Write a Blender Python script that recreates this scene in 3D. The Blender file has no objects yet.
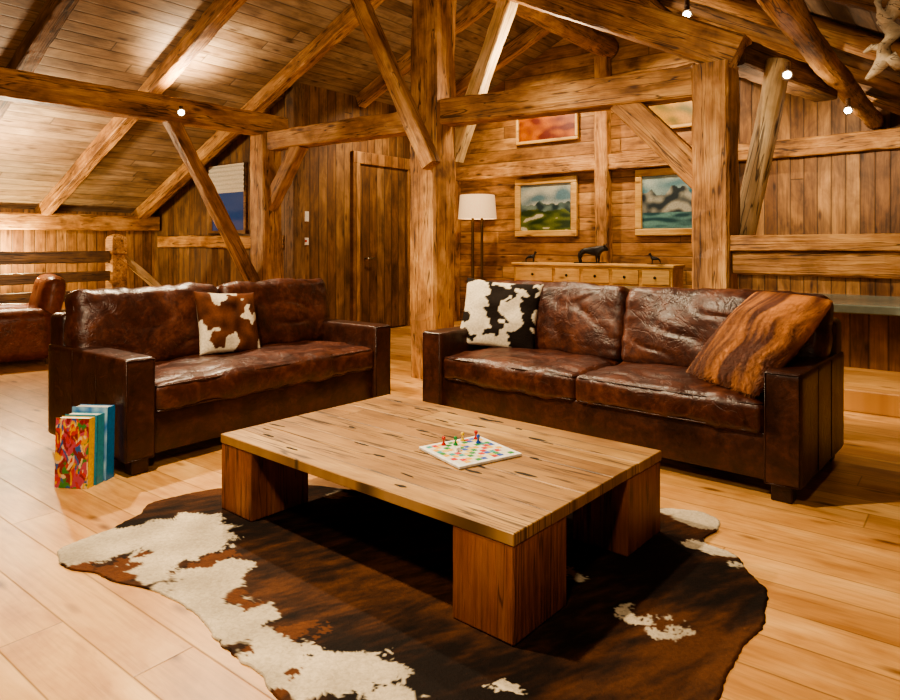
import bpy, bmesh, math, random
from mathutils import Vector, Matrix, noise, Euler
random.seed(7)
C = bpy.context.scene.collection
PI = math.pi
F, HOR, CAMZ = 670.0, 245.0, 1.3
ANG = math.radians(-38)
CU, SU = math.cos(ANG), math.sin(ANG)
def W(u, v, z=0.0):            # room axes (u along the truss line, v towards the back wall) to world
    return Vector((CU*u - SU*v, SU*u + CU*v, z))
def fp(px, py, z=0.0):
    Y = (CAMZ-z)*F/(py-HOR)
    return Vector(((px-450)*Y/F, Y, z))
R = math.radians

# ------------------------------------------------------------------ materials
class NT:
    def __init__(s, name):
        s.m = bpy.data.materials.new(name); s.m.use_nodes = True
        s.t = s.m.node_tree; s.t.nodes.clear()
        s.out = s.t.nodes.new('ShaderNodeOutputMaterial')
        s.b = s.t.nodes.new('ShaderNodeBsdfPrincipled')
        s.t.links.new(s.b.outputs[0], s.out.inputs[0])
    def n(s, typ, ins=None, **kw):
        nd = s.t.nodes.new(typ)
        for k, v in kw.items(): setattr(nd, k, v)
        for k, v in (ins or {}).items(): s.set(nd, k, v)
        return nd
    def set(s, nd, k, v):
        i = nd.inputs[k]
        if isinstance(v, bpy.types.NodeSocket): s.t.links.new(v, i)
        elif isinstance(v, bpy.types.Node): s.t.links.new(v.outputs[0], i)
        else:
            if isinstance(v, (tuple, list)) and len(v) == 3 and i.type == 'RGBA': v = (*v, 1)
            i.default_value = v
    def math(s, op, a, b=0.0, c=None):
        d = {0: a, 1: b}
        if c is not None: d[2] = c
        return s.n('ShaderNodeMath', d, operation=op).outputs[0]
    def ramp(s, fac, stops):
        r = s.n('ShaderNodeValToRGB', {0: fac})
        e = r.color_ramp.elements
        while len(e) < len(stops): e.new(0.5)
        for i, (p, c) in enumerate(stops):
            e[i].position = p; e[i].color = (*c, 1) if len(c) == 3 else c
        return r.outputs[0]
    def mix(s, fac, a, b, bt='MIX'):
        nd = s.t.nodes.new('ShaderNodeMix'); nd.data_type = 'RGBA'; nd.blend_type = bt
        s.set(nd, 0, fac); s.set(nd, 6, a); s.set(nd, 7, b)
        return nd.outputs[2]
    def noise(s, vec, scale, detail=4, rough=.55, dist=0):
        return s.n('ShaderNodeTexNoise', {'Vector': vec, 'Scale': scale, 'Detail': detail, 'Roughness': rough, 'Distortion': dist}).outputs[0]
    def bump(s, h, st, dist=.01, normal=None):
        d = {'Height': h, 'Strength': st, 'Distance': dist}
        if normal is not None: d['Normal'] = normal
        return s.n('ShaderNodeBump', d).outputs[0]

def grain(nt, vec, cols, knots=True, cracks=0.0, streak=.6):
    """vec: vector already with the grain direction on X, metres"""
    def mp(sc): return nt.n('ShaderNodeMapping', {'Vector': vec, 'Scale': sc}).outputs[0]
    n1 = nt.noise(mp((1.3, 9, 9)), 1.0, 5, .6, 1.3)
    n2 = nt.noise(mp((2.6, 60, 60)), 1.0, 3, .6, .3)
    n3 = nt.noise(mp((1.9, 3.4, 3.4)), 1.0, 4, .65, .5)
    f = nt.math('ADD', nt.math('MULTIPLY', n1, .4), nt.math('MULTIPLY', n3, .6))
    col = nt.ramp(f, [(.36, cols[0]), (.50, cols[1]), (.64, cols[2])])
    st = nt.ramp(n2, [(.33, (.45, .42, .38)), (.52, (1, 1, 1))])
    col = nt.mix(streak, col, st, 'MULTIPLY')
    if cracks:
        n4 = nt.noise(mp((.9, 17, 17)), 1.0, 2, .5, .4)
        ck = nt.math('ABSOLUTE', nt.math('SUBTRACT', n4, .56))
        ck = nt.ramp(ck, [(.005, (.1, .07, .05)), (.02, (1, 1, 1))])
        col = nt.mix(cracks, col, ck, 'MULTIPLY')
    if knots:
        v = nt.n('ShaderNodeTexVoronoi', {'Vector': mp((2.2, 7, 7)), 'Scale': 1.0, 'Randomness': 1.0}).outputs[0]
        k = nt.ramp(v, [(.06, (.2, .13, .09)), (.18, (1, 1, 1))])
        col = nt.mix(.85, col, k, 'MULTIPLY')
    return col, n1, n2

def wood(name, cols, rough=.55, bump=.5, knots=True, coat=0, cracks=.85, streak=.42):
    nt = NT(name)
    tc = nt.n('ShaderNodeTexCoord'); oi = nt.n('ShaderNodeObjectInfo')
    off = nt.math('MULTIPLY', oi.outputs['Random'], 37.0)
    cv = nt.n('ShaderNodeCombineXYZ', {0: off, 1: off, 2: off}).outputs[0]
    vec = nt.n('ShaderNodeVectorMath', {0: tc.outputs['Object'], 1: cv}, operation='ADD').outputs[0]
    col, n1, n2 = grain(nt, vec, cols, knots, cracks, streak)
    nt.set(nt.b, 'Base Color', col)
    nt.set(nt.b, 'Roughness', rough)
    if coat: nt.set(nt.b, 'Coat Weight', coat); nt.set(nt.b, 'Coat Roughness', .25)
    h = nt.math('ADD', nt.math('MULTIPLY', n1, .5), n2)
    nt.set(nt.b, 'Normal', nt.bump(h, bump, .014))
    return nt.m

def planks(name, cols, width, length=2.2, along=0, across=1, rough=.5, groove=.5, gw=.012, vary=.35, bump=.4, knots=True, coat=0, streak=.45, cracks=0):
    nt = NT(name)
    tc = nt.n('ShaderNodeTexCoord')
    sp = nt.n('ShaderNodeSeparateXYZ', {0: tc.outputs['Object']})
    a, c = sp.outputs[along], sp.outputs[across]
    cw = nt.math('DIVIDE', c, width)
    row = nt.math('FLOOR', cw)
    w1 = nt.n('ShaderNodeTexWhiteNoise', {'W': row}, noise_dimensions='1D').outputs[0]
    s = nt.math('DIVIDE', nt.math('ADD', a, nt.math('MULTIPLY', w1, length*7)), length)
    seg = nt.math('FLOOR', s)
    idv = nt.math('ADD', nt.math('MULTIPLY', row, 3.17), nt.math('MULTIPLY', seg, 7.31))
    w2 = nt.n('ShaderNodeTexWhiteNoise', {'W': idv}, noise_dimensions='1D').outputs[0]
    vec = nt.n('ShaderNodeCombineXYZ', {0: nt.math('ADD', a, nt.math('MULTIPLY', w2, 53)), 1: c, 2: nt.math('MULTIPLY', w2, 31)}).outputs[0]
    col, n1, n2 = grain(nt, vec, cols, knots, cracks, streak)
    br = nt.math('ADD', 1-vary/2, nt.math('MULTIPLY', w2, vary))
    br2 = nt.math('POWER', br, 1.35)
    g = nt.n('ShaderNodeCombineXYZ', {0: br, 1: br2, 2: nt.math('POWER', br, 1.7)}).outputs[0]
    col = nt.mix(1.0, col, g, 'MULTIPLY')
    fr = nt.math('FRACT', cw)
    ed = nt.math('MINIMUM', fr, nt.math('SUBTRACT', 1.0, fr))
    ed = nt.math('MULTIPLY', ed, width)
    fs = nt.math('FRACT', s)
    es = nt.math('MULTIPLY', nt.math('MINIMUM', fs, nt.math('SUBTRACT', 1.0, fs)), length)
    e = nt.math('MINIMUM', ed, es)
    gr = nt.n('ShaderNodeMapRange', {0: e, 1: 0.0, 2: gw, 3: 0.0, 4: 1.0}).outputs[0]
    gc = nt.math('ADD', 1-groove, nt.math('MULTIPLY', gr, groove))
    gv = nt.n('ShaderNodeCombineXYZ', {0: gc, 1: gc, 2: gc}).outputs[0]
    col = nt.mix(1.0, col, gv, 'MULTIPLY')
    nt.set(nt.b, 'Base Color', col); nt.set(nt.b, 'Roughness', rough)
    if coat: nt.set(nt.b, 'Coat Weight', coat); nt.set(nt.b, 'Coat Roughness', .3)
    h = nt.math('ADD', nt.math('MULTIPLY', n2, .25), gr)
    nt.set(nt.b, 'Normal', nt.bump(h, bump, .01))
    return nt.m

def plain(name, col, rough=.5, metal=0, emit=None, es=0, bump=0, bs=60, coat=0):
    nt = NT(name)
    tc = nt.n('ShaderNodeTexCoord')
    n = nt.noise(tc.outputs['Object'], bs, 4)
    c = nt.ramp(n, [(.3, tuple(x*.8 for x in col)), (.7, tuple(min(1, x*1.15) for x in col))])
    nt.set(nt.b, 'Base Color', c); nt.set(nt.b, 'Roughness', rough); nt.set(nt.b, 'Metallic', metal)
    if coat: nt.set(nt.b, 'Coat Weight', coat)
    if emit: nt.set(nt.b, 'Emission Color', emit); nt.set(nt.b, 'Emission Strength', es)
    if bump: nt.set(nt.b, 'Normal', nt.bump(n, bump, .004))
    return nt.m

def vcolm(name, rough=.6, bump=0, bs=(60, 60, 60), coat=0, spec=.5, lo=.6):
    nt = NT(name)
    at = nt.n('ShaderNodeAttribute', attribute_name='Col')
    col = at.outputs['Color']
    if bump:
        tc = nt.n('ShaderNodeTexCoord')
        mp = nt.n('ShaderNodeMapping', {'Vector': tc.outputs['Object'], 'Scale': bs}).outputs[0]
        n = nt.noise(mp, 1.0, 4, .6, .6)
        k = nt.ramp(n, [(.3, (lo, lo, lo)), (.65, (1, 1, 1))])
        col = nt.mix(.8, col, k, 'MULTIPLY')
        nt.set(nt.b, 'Normal', nt.bump(n, bump, .006))
    nt.set(nt.b, 'Base Color', col); nt.set(nt.b, 'Roughness', rough); nt.set(nt.b, 'Specular IOR Level', spec)
    if coat: nt.set(nt.b, 'Coat Weight', coat)
    return nt.m

def leather(name, c0, c1, c2, rough=.34, crease=1.0):
    nt = NT(name)
    tc = nt.n('ShaderNodeTexCoord'); oi = nt.n('ShaderNodeObjectInfo')
    off = nt.math('MULTIPLY', oi.outputs['Random'], 19.0)
    cv = nt.n('ShaderNodeCombineXYZ', {0: off, 1: off, 2: off}).outputs[0]
    vec = nt.n('ShaderNodeVectorMath', {0: tc.outputs['Object'], 1: cv}, operation='ADD').outputs[0]
    n1 = nt.noise(vec, 3.6, 6, .65, .9)
    n2 = nt.noise(vec, 24, 4, .65, .4)
    f = nt.math('ADD', nt.math('MULTIPLY', n1, .65), nt.math('MULTIPLY', n2, .35))
    nt.set(nt.b, 'Base Color', nt.ramp(f, [(.36, c0), (.5, c1), (.65, c2)]))
    nt.set(nt.b, 'Roughness', nt.math('ADD', rough-.16, nt.math('MULTIPLY', f, .38)))
    v = nt.n('ShaderNodeTexVoronoi', {'Vector': vec, 'Scale': 190.0}).outputs[0]
    b1 = nt.bump(v, .08, .002)
    n5 = nt.noise(vec, 6.5, 4, .55, 1.0)
    b2 = nt.bump(nt.math('MINIMUM', nt.math('ABSOLUTE', nt.math('SUBTRACT', n5, .5)), .05), .34*crease, .07, b1)
    nt.set(nt.b, 'Normal', nt.bump(n2, .24*crease, .012, b2))
    return nt.m

M = {}
M['timber'] = wood('old_timber', ((.13, .052, .016), (.40, .19, .062), (.66, .38, .15)), .6, .9)
M['timber_pale'] = wood('pale_timber', ((.42, .27, .13), (.66, .47, .25), (.84, .66, .42)), .6, .5)
M['timber_dark'] = wood('dark_timber', ((.06, .028, .012), (.18, .09, .036), (.32, .17, .07)), .65, .8)
M['rail_dark'] = wood('railing_timber', ((.03, .013, .006), (.085, .04, .016), (.16, .08, .032)), .65, .6)
M['wall_h'] = planks('horizontal_board_wall', ((.12, .048, .014), (.33, .155, .048), (.55, .29, .105)), .19, 3.0, 0, 2, .6, .6, .012, .6)
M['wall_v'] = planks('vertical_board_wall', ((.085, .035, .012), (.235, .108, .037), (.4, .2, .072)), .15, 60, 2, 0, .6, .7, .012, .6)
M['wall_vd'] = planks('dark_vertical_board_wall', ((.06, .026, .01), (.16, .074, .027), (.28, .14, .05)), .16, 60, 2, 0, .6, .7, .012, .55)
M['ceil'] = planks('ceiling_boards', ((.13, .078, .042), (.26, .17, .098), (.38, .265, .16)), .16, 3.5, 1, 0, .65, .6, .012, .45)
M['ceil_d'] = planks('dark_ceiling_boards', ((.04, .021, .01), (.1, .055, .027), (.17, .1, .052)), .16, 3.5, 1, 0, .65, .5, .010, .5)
M['floor'] = planks('oak_floor', ((.40, .18, .052), (.58, .30, .098), (.72, .42, .16)), .2, 2.4, 0, 1, .42, .55, .005, .34, .18, True, .1, .3)
M['table'] = planks('table_oak', ((.17, .078, .02), (.29, .15, .047), (.40, .225, .08)), .23, 9, 0, 1, .5, .7, .004, .5, .4, True, 0, .4, .85)
M['block'] = wood('table_leg_oak', ((.14, .036, .008), (.28, .085, .02), (.40, .15, .042)), .5, .6, cracks=.7)
M['pine'] = wood('honey_pine', ((.5, .25, .07), (.7, .4, .13), (.82, .52, .2)), .45, .2, cracks=0)
M['leather'] = leather('brown_leather', (.018, .0055, .004), (.05, .0135, .0075), (.125, .038, .018), .34)
M['leather_arm'] = leather('dark_brown_leather', (.014, .0045, .003), (.034, .010, .0055), (.075, .022, .011), .36, .6)
M['leather_seam'] = leather('leather_seam', (.012, .004, .003), (.028, .008, .0045), (.055, .018, .01))
M['leather_red'] = leather('russet_leather', (.09, .022, .007), (.19, .048, .015), (.3, .09, .03))
M['hide'] = vcolm('cow_hide', .8, .6, (70, 70, 70), 0, .15)
M['fur'] = vcolm('long_fur', .6, .6, (30, 30, 30), 0, .3)
M['paint'] = vcolm('oil_paint', .45, .3, (40, 40, 40))
M['print'] = vcolm('printed_card', .3)
M['gold'] = wood('gilt_wood', ((.4, .2, .05), (.58, .34, .11), (.72, .48, .18)), .4, .3, cracks=0)
M['slate'] = plain('slate', (.17, .2, .17), .22, 0, bump=.3, bs=9)
M['bronze'] = plain('dark_bronze', (.025, .02, .017), .35, .6)
M['black'] = plain('black_metal', (.02, .018, .016), .4, .7)
M['split'] = plain('dark_split', (.012, .008, .005), .9)
M['brass'] = plain('aged_bronze_stand', (.12, .07, .03), .4, .8)
M['steel'] = plain('brushed_steel', (.3, .26, .2), .35, .9)
M['white'] = plain('white_plastic', (.75, .73, .68), .4)
M['cream'] = plain('pale_blind_fabric', (.55, .5, .42), .8)
M['shade'] = plain('lamp_shade_linen', (.6, .45, .28), .8, 0, (1, .62, .32), .6)
M['bulb'] = plain('lit_bulb', (1, .95, .85), .4, 0, (1, .9, .72), 60)
M['lampbulb'] = plain('warm_lamp_bulb', (1, .9, .75), .4, 0, (1, .75, .45), 10)
M['glass'] = plain('night_glass', (.02, .035, .08), .08, 0, (.03, .06, .16), .5)
M['page'] = plain('paper_pages', (.8, .77, .68), .7)
M['blue'] = plain('blue_cover', (.02, .2, .5), .3)
M['teal'] = plain('teal_cover', (.03, .28, .42), .3)
M['red'] = plain('red_lacquer', (.5, .02, .015), .25, coat=.4)
M['green'] = plain('green_lacquer', (.02, .25, .06), .25, coat=.4)
M['yellow'] = plain('yellow_lacquer', (.8, .5, .03), .25, coat=.4)
M['blue_l'] = plain('blue_lacquer', (.02, .08, .4), .25, coat=.4)
M['drift'] = wood('driftwood', ((.3, .22, .13), (.5, .4, .27), (.68, .57, .42)), .7, .7, False)

# ------------------------------------------------------------------ object helpers
def link(name, me, mat, parent=None, smooth=False):
    o = bpy.data.objects.new(name, me); C.objects.link(o)
    if mat: me.materials.append(mat)
    if smooth:
        for p in me.polygons: p.use_smooth = True
    if parent: o.parent = parent
    return o
def tag(o, label, cat, group=None, kind=None):
    o['label'] = label; o['category'] = cat
    if group: o['group'] = group
    if kind: o['kind'] = kind
    return o
def thing(name, label, cat, loc=(0, 0, 0), rotz=0, group=None):
    o = bpy.data.objects.new(name, None); C.objects.link(o)
    o.location = loc; o.rotation_euler = (0, 0, rotz); o.empty_display_size = .1
    return tag(o, label, cat, group)
def from_bm(bm, name, mat, parent=None, smooth=False):
    bmesh.ops.recalc_face_normals(bm, faces=bm.faces[:])
    me = bpy.data.meshes.new(name); bm.to_mesh(me); bm.free()
    return link(name, me, mat, parent, smooth)
def bm_box(bm, x0, x1, y0, y1, z0, z1, bev=0.0, seg=2):
    r = bmesh.ops.create_cube(bm, size=1.0)
    vs = r['verts']
    for v in vs:
        v.co = Vector((x0+(v.co.x+.5)*(x1-x0), y0+(v.co.y+.5)*(y1-y0), z0+(v.co.z+.5)*(z1-z0)))
    if bev:
        es = list({e for v in vs for e in v.link_edges})
        bmesh.ops.bevel(bm, geom=es, offset=bev, segments=seg, affect='EDGES', profile=.5)
def box(name, x0, x1, y0, y1, z0, z1, mat, parent=None, bev=0.0, seg=2, smooth=False):
    bm = bmesh.new(); bm_box(bm, x0, x1, y0, y1, z0, z1, bev, seg)
    return from_bm(bm, name, mat, parent, smooth)
def boxes(name, lst, mat, parent=None, bev=0.0):
    bm = bmesh.new()
    for b in lst: bm_box(bm, *b, bev)
    return from_bm(bm, name, mat, parent)
def cyl_bm(bm, p0, p1, r0, r1=None, n=16):
    r1 = r0 if r1 is None else r1
    p0, p1 = Vector(p0), Vector(p1); d = (p1-p0)
    q = d.to_track_quat('Z', 'Y'); mt = Matrix.Translation((p0+p1)/2) @ q.to_matrix().to_4x4()
    bmesh.ops.create_cone(bm, cap_ends=True, segments=n, radius1=r0, radius2=r1, depth=d.length, matrix=mt)
def cyl(name, p0, p1, r0, mat, parent=None, r1=None, n=16, smooth=False):
    bm = bmesh.new(); cyl_bm(bm, p0, p1, r0, r1, n)
    return from_bm(bm, name, mat, parent, smooth)
def lathe(name, prof, mat, parent=None, n=20, smooth=True, ph=0):
    bm = bmesh.new(); rings = []
    for r, z in prof:
        rings.append([bm.verts.new((max(r, 1e-4)*math.cos(ph+2*PI*i/n), max(r, 1e-4)*math.sin(ph+2*PI*i/n), z)) for i in range(n)])
    for a, b in zip(rings, rings[1:]):
        for i in range(n): bm.faces.new((a[i], a[(i+1) % n], b[(i+1) % n], b[i]))
    bm.faces.new(rings[0]); bm.faces.new(rings[-1])
    return from_bm(bm, name, mat, parent, smooth)
def tube(name, pts, rad, mat, parent=None, n=8):
    bm = bmesh.new(); rings = []
    pts = [Vector(p) for p in pts]
    rads = rad if isinstance(rad, (list, tuple)) else [rad]*len(pts)
    for i, p in enumerate(pts):
        d = (pts[min(i+1, len(pts)-1)]-pts[max(i-1, 0)]).normalized()
        q = d.to_track_quat('Z', 'Y')
        rings.append([bm.verts.new(p+q @ Vector((rads[i]*math.cos(2*PI*k/n), rads[i]*math.sin(2*PI*k/n), 0))) for k in range(n)])
    for a, b in zip(rings, rings[1:]):
        for i in range(n): bm.faces.new((a[i], a[(i+1) % n], b[(i+1) % n], b[i]))
    bm.faces.new(rings[0]); bm.faces.new(rings[-1])
    return from_bm(bm, name, mat, parent, True)

SEED = [0]
def timber(name, p0, p1, w, h, mat, label=None, cat='beam', group=None, wob=.012, parent=None, round_=False, taper=1.0, bow=0.0, kind=None):
    """hewn beam from p0 to p1, local X along it"""
    p0, p1 = Vector(p0), Vector(p1); d = p1-p0; L = d.length; x = d.normalized()
    up = Vector((0, 0, 1)) if abs(x.z) < .97 else W(0, 1, 0)
    y = up.cross(x).normalized(); z = x.cross(y)
    SEED[0] += 13.7
    n = max(4, int(L/.07)); bm = bmesh.new(); rings = []
    if round_:
        sec = [(math.cos(2*PI*k/16)*w/2, math.sin(2*PI*k/16)*h/2) for k in range(16)]
    else:
        c = min(w, h)*.07; a, b = w/2, h/2
        sec = [(-a+c, -b), (0, -b), (a-c, -b), (a, -b+c), (a, 0), (a, b-c), (a-c, b), (0, b), (-a+c, b), (-a, b-c), (-a, 0), (-a, -b+c)]
    for i in range(n+1):
        t = i/n; s = 1+(taper-1)*t; xx = -L/2+L*t
        cy = noise.noise(Vector((xx*.5, SEED[0], 0)))*wob*1.3; cz = noise.noise(Vector((xx*.5, SEED[0], 9)))*wob*1.3+bow*(1-(2*t-1)**2)
        ring = []
        for (sy, sz) in sec:
            q = Vector((xx*1.8, sy*9+SEED[0], sz*9)); q2 = Vector((xx*9, sy*30+SEED[0], sz*30))
            k = 1+(noise.noise(q)*wob*.9+noise.noise(q2)*.007)/max(w, h)*2
            ring.append(bm.verts.new((xx, sy*s*k+cy, sz*s*k+cz)))
        rings.append(ring)
    m = len(sec)
    for A, B in zip(rings, rings[1:]):
        for i in range(m): bm.faces.new((A[i], A[(i+1) % m], B[(i+1) % m], B[i]))
    bm.faces.new(rings[0]); bm.faces.new(rings[-1])
    o = from_bm(bm, name, mat, parent, round_)
    o.matrix_world = Matrix.Translation((p0+p1)/2) @ Matrix((x, y, z)).transposed().to_4x4()
    if label: tag(o, label, cat, group, kind)
    return o

def struct(o, label=None):
    o['kind'] = 'structure'
    if label: o['label'] = label
    return o
def room(o, u=0, v=0, z=0, extra=0):
    o.location = W(u, v, z); o.rotation_euler = (0, 0, ANG+extra); return o
def prism(name, poly, y0, y1, mat):       # polygon in local XZ, thickness along Y
    bm = bmesh.new()
    a = [bm.verts.new((x, y0, z)) for x, z in poly]; b = [bm.verts.new((x, y1, z)) for x, z in poly]
    bm.faces.new(a); bm.faces.new(b[::-1]); n = len(poly)
    for i in range(n): bm.faces.new((a[i], b[i], b[(i+1) % n], a[(i+1) % n]))
    return from_bm(bm, name, mat)

def vgrid(name, pos, colf, nx, ny, mat, parent=None, smooth=True):
    vs = []; cs = []; fs = []
    for j in range(ny+1):
        for i in range(nx+1):
            s, t = i/nx, j/ny
            vs.append(pos(s, t)); cs.append(colf(s, t))
    for j in range(ny):
        for i in range(nx):
            a = j*(nx+1)+i; fs.append((a, a+1, a+nx+2, a+nx+1))
    me = bpy.data.meshes.new(name); me.from_pydata(vs, [], fs)
    ca = me.color_attributes.new('Col', 'FLOAT_COLOR', 'POINT')
    for i, c in enumerate(cs): ca.data[i].color = (*c, 1)
    return link(name, me, mat, parent, smooth)

# ------------------------------------------------------------------ room shell
RU, RZ, LS, RS = -4.2, 4.82, .44, .54       # ridge position and roof slopes
def zl(u): return RZ+LS*(u-RU)
def zr(u): return RZ-RS*(u-RU)
VB, VF, UL, UE, UR = 9.2, -2.6, -7.2, -11.0, 2.2

struct(room(box('floor', UE-.1, UR+.1, VF-.1, VB+.1, -.1, 0, M['floor'])), 'wide light oak plank floor')
def roof(name, ua, za, ub, zb, mat):
    L = math.hypot(ub-ua, zb-za)
    o = box(name, 0, L, VF-.1, VB+.1, 0, .1, mat)
    o.rotation_euler = Euler((0, -math.atan2(zb-za, ub-ua), ANG), 'XYZ')
    o.location = W(ua, 0, za); return o
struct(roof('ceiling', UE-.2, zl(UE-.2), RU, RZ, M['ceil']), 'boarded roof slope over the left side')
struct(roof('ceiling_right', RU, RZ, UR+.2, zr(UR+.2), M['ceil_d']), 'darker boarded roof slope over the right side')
DIV = -2.62
struct(room(prism('wall_back', [(UL, 0), (DIV, 0), (DIV, zr(DIV)), (RU, RZ), (UL, zl(UL))], VB, VB+.1, M['wall_h'])), 'back wall of horizontal boards behind the paintings')
struct(room(prism('wall_back_right', [(DIV, 0), (UR, 0), (UR, zr(UR)), (DIV, zr(DIV))], VB, VB+.1, M['wall_v'])), 'back wall of vertical boards at the right')
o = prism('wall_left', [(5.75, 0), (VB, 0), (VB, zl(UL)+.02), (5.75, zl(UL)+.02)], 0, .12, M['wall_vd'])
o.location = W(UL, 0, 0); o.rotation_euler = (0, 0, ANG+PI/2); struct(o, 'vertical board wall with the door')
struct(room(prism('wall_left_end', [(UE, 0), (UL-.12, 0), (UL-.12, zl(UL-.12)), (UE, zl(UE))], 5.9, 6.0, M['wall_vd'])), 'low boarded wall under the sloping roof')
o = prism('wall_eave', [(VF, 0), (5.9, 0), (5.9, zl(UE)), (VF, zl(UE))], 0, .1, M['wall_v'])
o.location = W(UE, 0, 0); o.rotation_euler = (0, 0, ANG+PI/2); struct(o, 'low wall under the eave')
o = prism('wall_right', [(VF, 0), (VB, 0), (VB, zr(UR)), (VF, zr(UR))], -.1, 0, M['wall_v'])
o.location = W(UR, 0, 0); o.rotation_euler = (0, 0, ANG+PI/2); struct(o)
struct(room(prism('wall_front', [(UE, 0), (UR, 0), (UR, zr(UR)), (RU, RZ), (UE, zl(UE))], VF-.1, VF, M['wall_h'])))

struct(room(box('floor_step', -3.1, UR, 6.05, VB, 0, .17, M['floor'], bev=.008)), 'raised oak floor step behind the sofa')
struct(room(box('floor_step_left', UL+1.6, -3.1, 8.3, VB, 0, .17, M['floor'], bev=.008)), 'raised oak floor under the sideboard')
t = thing('slate_shelf', 'long low slate topped shelf with boarded front behind the sofa', 'shelf', W(0, 0, 0), ANG)
box('front_panel', -3.0, 2.1, 7.16, 7.24, .17, .68, M['wall_v'], t)
box('slate_top', -3.9, 2.15, 7.0, 8.42, .68, .76, M['slate'], t, .01)
box('rear_panel', -3.0, 2.1, 8.32, 8.4, .17, .68, M['wall_v'], t)

d = thing('door_1', 'tall vertical board door in the left wall', 'door', W(UL, 0, 0), ANG+PI/2); d['kind'] = 'structure'
box('door_leaf', 6.98, 8.05, -.04, .02, .02, 2.5, M['wall_vd'], d, .005)
boxes('door_frame', [(6.84, 6.98, -.07, .02, 0, 2.68), (8.05, 8.19, -.07, .02, 0, 2.68), (6.84, 8.19, -.075, .02, 2.5, 2.68)], M['wall_v'], d, .012)
tube('door_handle', [(7.1, -.04, 1.1), (7.1, -.1, 1.1), (7.12, -.11, 1.1), (7.24, -.11, 1.1)], .012, M['steel'], d)

w = thing('window_1', 'small window with a half lowered pale blind under the roof slope', 'window', W(0, 0, 0), ANG); w['kind'] = 'structure'
boxes('window_frame', [(-9.28, -9.22, 5.86, 5.92, 1.5, 2.5), (-8.42, -8.36, 5.86, 5.92, 1.5, 2.5), (-9.28, -8.36, 5.86, 5.92, 2.44, 2.5), (-9.3, -8.34, 5.84, 5.92, 1.46, 1.52)], M['timber_dark'], w, .006)
box('pane', -9.22, -8.42, 5.87, 5.9, 1.52, 2.42, M['glass'], w)
def blindpos(s, tt): return (-9.27+.9*s, 5.835+.006*math.sin(tt*40), 2.5-.42*tt)
b = vgrid('blind', blindpos, lambda s, tt: (.6, .55, .45), 4, 60, M['cream'], w)

# ------------------------------------------------------------------ timber frame
T = M['timber']; TD = M['timber_dark']; TP = M['timber_pale']
def post(u, v, z1, w, label, z0=0.0):
    return timber('timber_post', W(u, v, z0), W(u, v, z1), w, w, T, label, 'post', wob=.018)
post(-4.2, 5.1, 4.75, .33, 'massive central timber post between the two sofas, rising to the ridge')
post(-1.5, 5.1, 2.62, .27, 'timber post standing behind the right end of the longer sofa')
post(-6.85, 5.1, 2.66, .28, 'timber post behind the smaller sofa carrying the long tie beam')
timber('tie_beam', W(-6.7, 5.1, 2.55), W(-4.36, 5.1, 2.55), .2, .22, T, 'horizontal beam between the left post and the central post')
timber('tie_beam', W(-4.04, 5.1, 2.57), W(-1.63, 5.1, 2.53), .2, .24, T, 'horizontal beam between the central post and the right post')
timber('tie_beam', W(-6.85, -.5, 2.72), W(-6.85, 5.35, 2.77), .22, .26, T, 'long tie beam running over the left side onto the left post')
timber('brace', W(-5.02, 4.87, 3.9), W(-4.03, 4.87, 2.05), .13, .15, T, 'slender diagonal brace meeting the central post from upper left', 'brace')
timber('brace', W(-3.4, 5.33, 3.8), W(-4.1, 5.33, 2.15), .14, .15, TP, 'pale diagonal brace leaning right behind the central post', 'brace')
timber('knee_brace', W(-2.22, 5.1, 2.46), W(-1.55, 5.1, 1.75), .15, .2, T, 'thick knee brace under the beam beside the right post', 'brace')
timber('knee_brace', W(-6.2, 5.1, 2.48), W(-6.8, 5.1, 1.75), .14, .17, T, 'short knee brace at the top of the left post', 'brace')
timber('brace', W(-6.85, 3.85, 2.66), W(-6.85, 4.96, .75), .13, .14, T, 'long diagonal brace from the long tie beam to the left post', 'brace')
timber('brace', W(-1.13, 5.42, 2.66), W(-1.36, 5.3, 1.36), .17, .2, TP, 'pale crooked log brace behind the right post', 'brace', round_=True, bow=.03)
timber('principal_rafter', W(-3.98, 5.1, 4.02), W(-1.33, 5.1, 2.66), .22, .26, T, 'thick sloping principal rafter resting on the right post', 'rafter')
timber('wall_plate', W(-1.4, 5.15, 2.7), W(-1.02, 6.6, 2.66), .2, .2, TD, 'short dark beam running back from the top of the right post')
def local_timber(name, p0, p1, w, h, mat, parent, **k):
    o = timber(name, p0, p1, w, h, mat, **k); m = o.matrix_world.copy()
    o.parent = parent; o.matrix_parent_inverse = Matrix(); o.matrix_basis = m; return o
t = thing('rail_beam', 'heavy horizontal rail of two stacked beams right of the right post', 'beam', W(0, 5.1, 0), ANG)
local_timber('upper_rail', (-1.36, 0, 1.315), (2.1, 0, 1.315), .25, .11, T, t, wob=.008)
local_timber('lower_rail', (-1.36, .01, 1.175), (2.1, .01, 1.175), .2, .17, T, t, wob=.008)
names = ['first', 'second', 'third', 'fourth', 'fifth']
rv = [2.73, 4.12, 5.56, 7.0, 8.4]
for i, v in enumerate(rv):
    ua = UE+.05 if v < 5.8 else UL+.05
    timber('rafter', W(ua, v, zl(ua)-.1), W(RU-.1, v, zl(RU-.1)-.1), .15, .19, T if i > 0 else TD, 'hewn rafter on the left roof slope, %s from the left' % names[i], 'rafter', 'rafters of the left roof slope')
for i, v in enumerate([4.4, 5.8, 6.5, 7.2, 7.9, 8.6]):
    timber('rafter', W(RU+.15, v, zr(RU+.15)-.1), W(1.9, v, zr(1.9)-.1), .14, .17, T if i % 2 else TD, 'round rafter on the right roof slope, number %d counted from the camera side' % (i+1), 'rafter', 'rafters of the right roof slope', round_=True)
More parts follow.
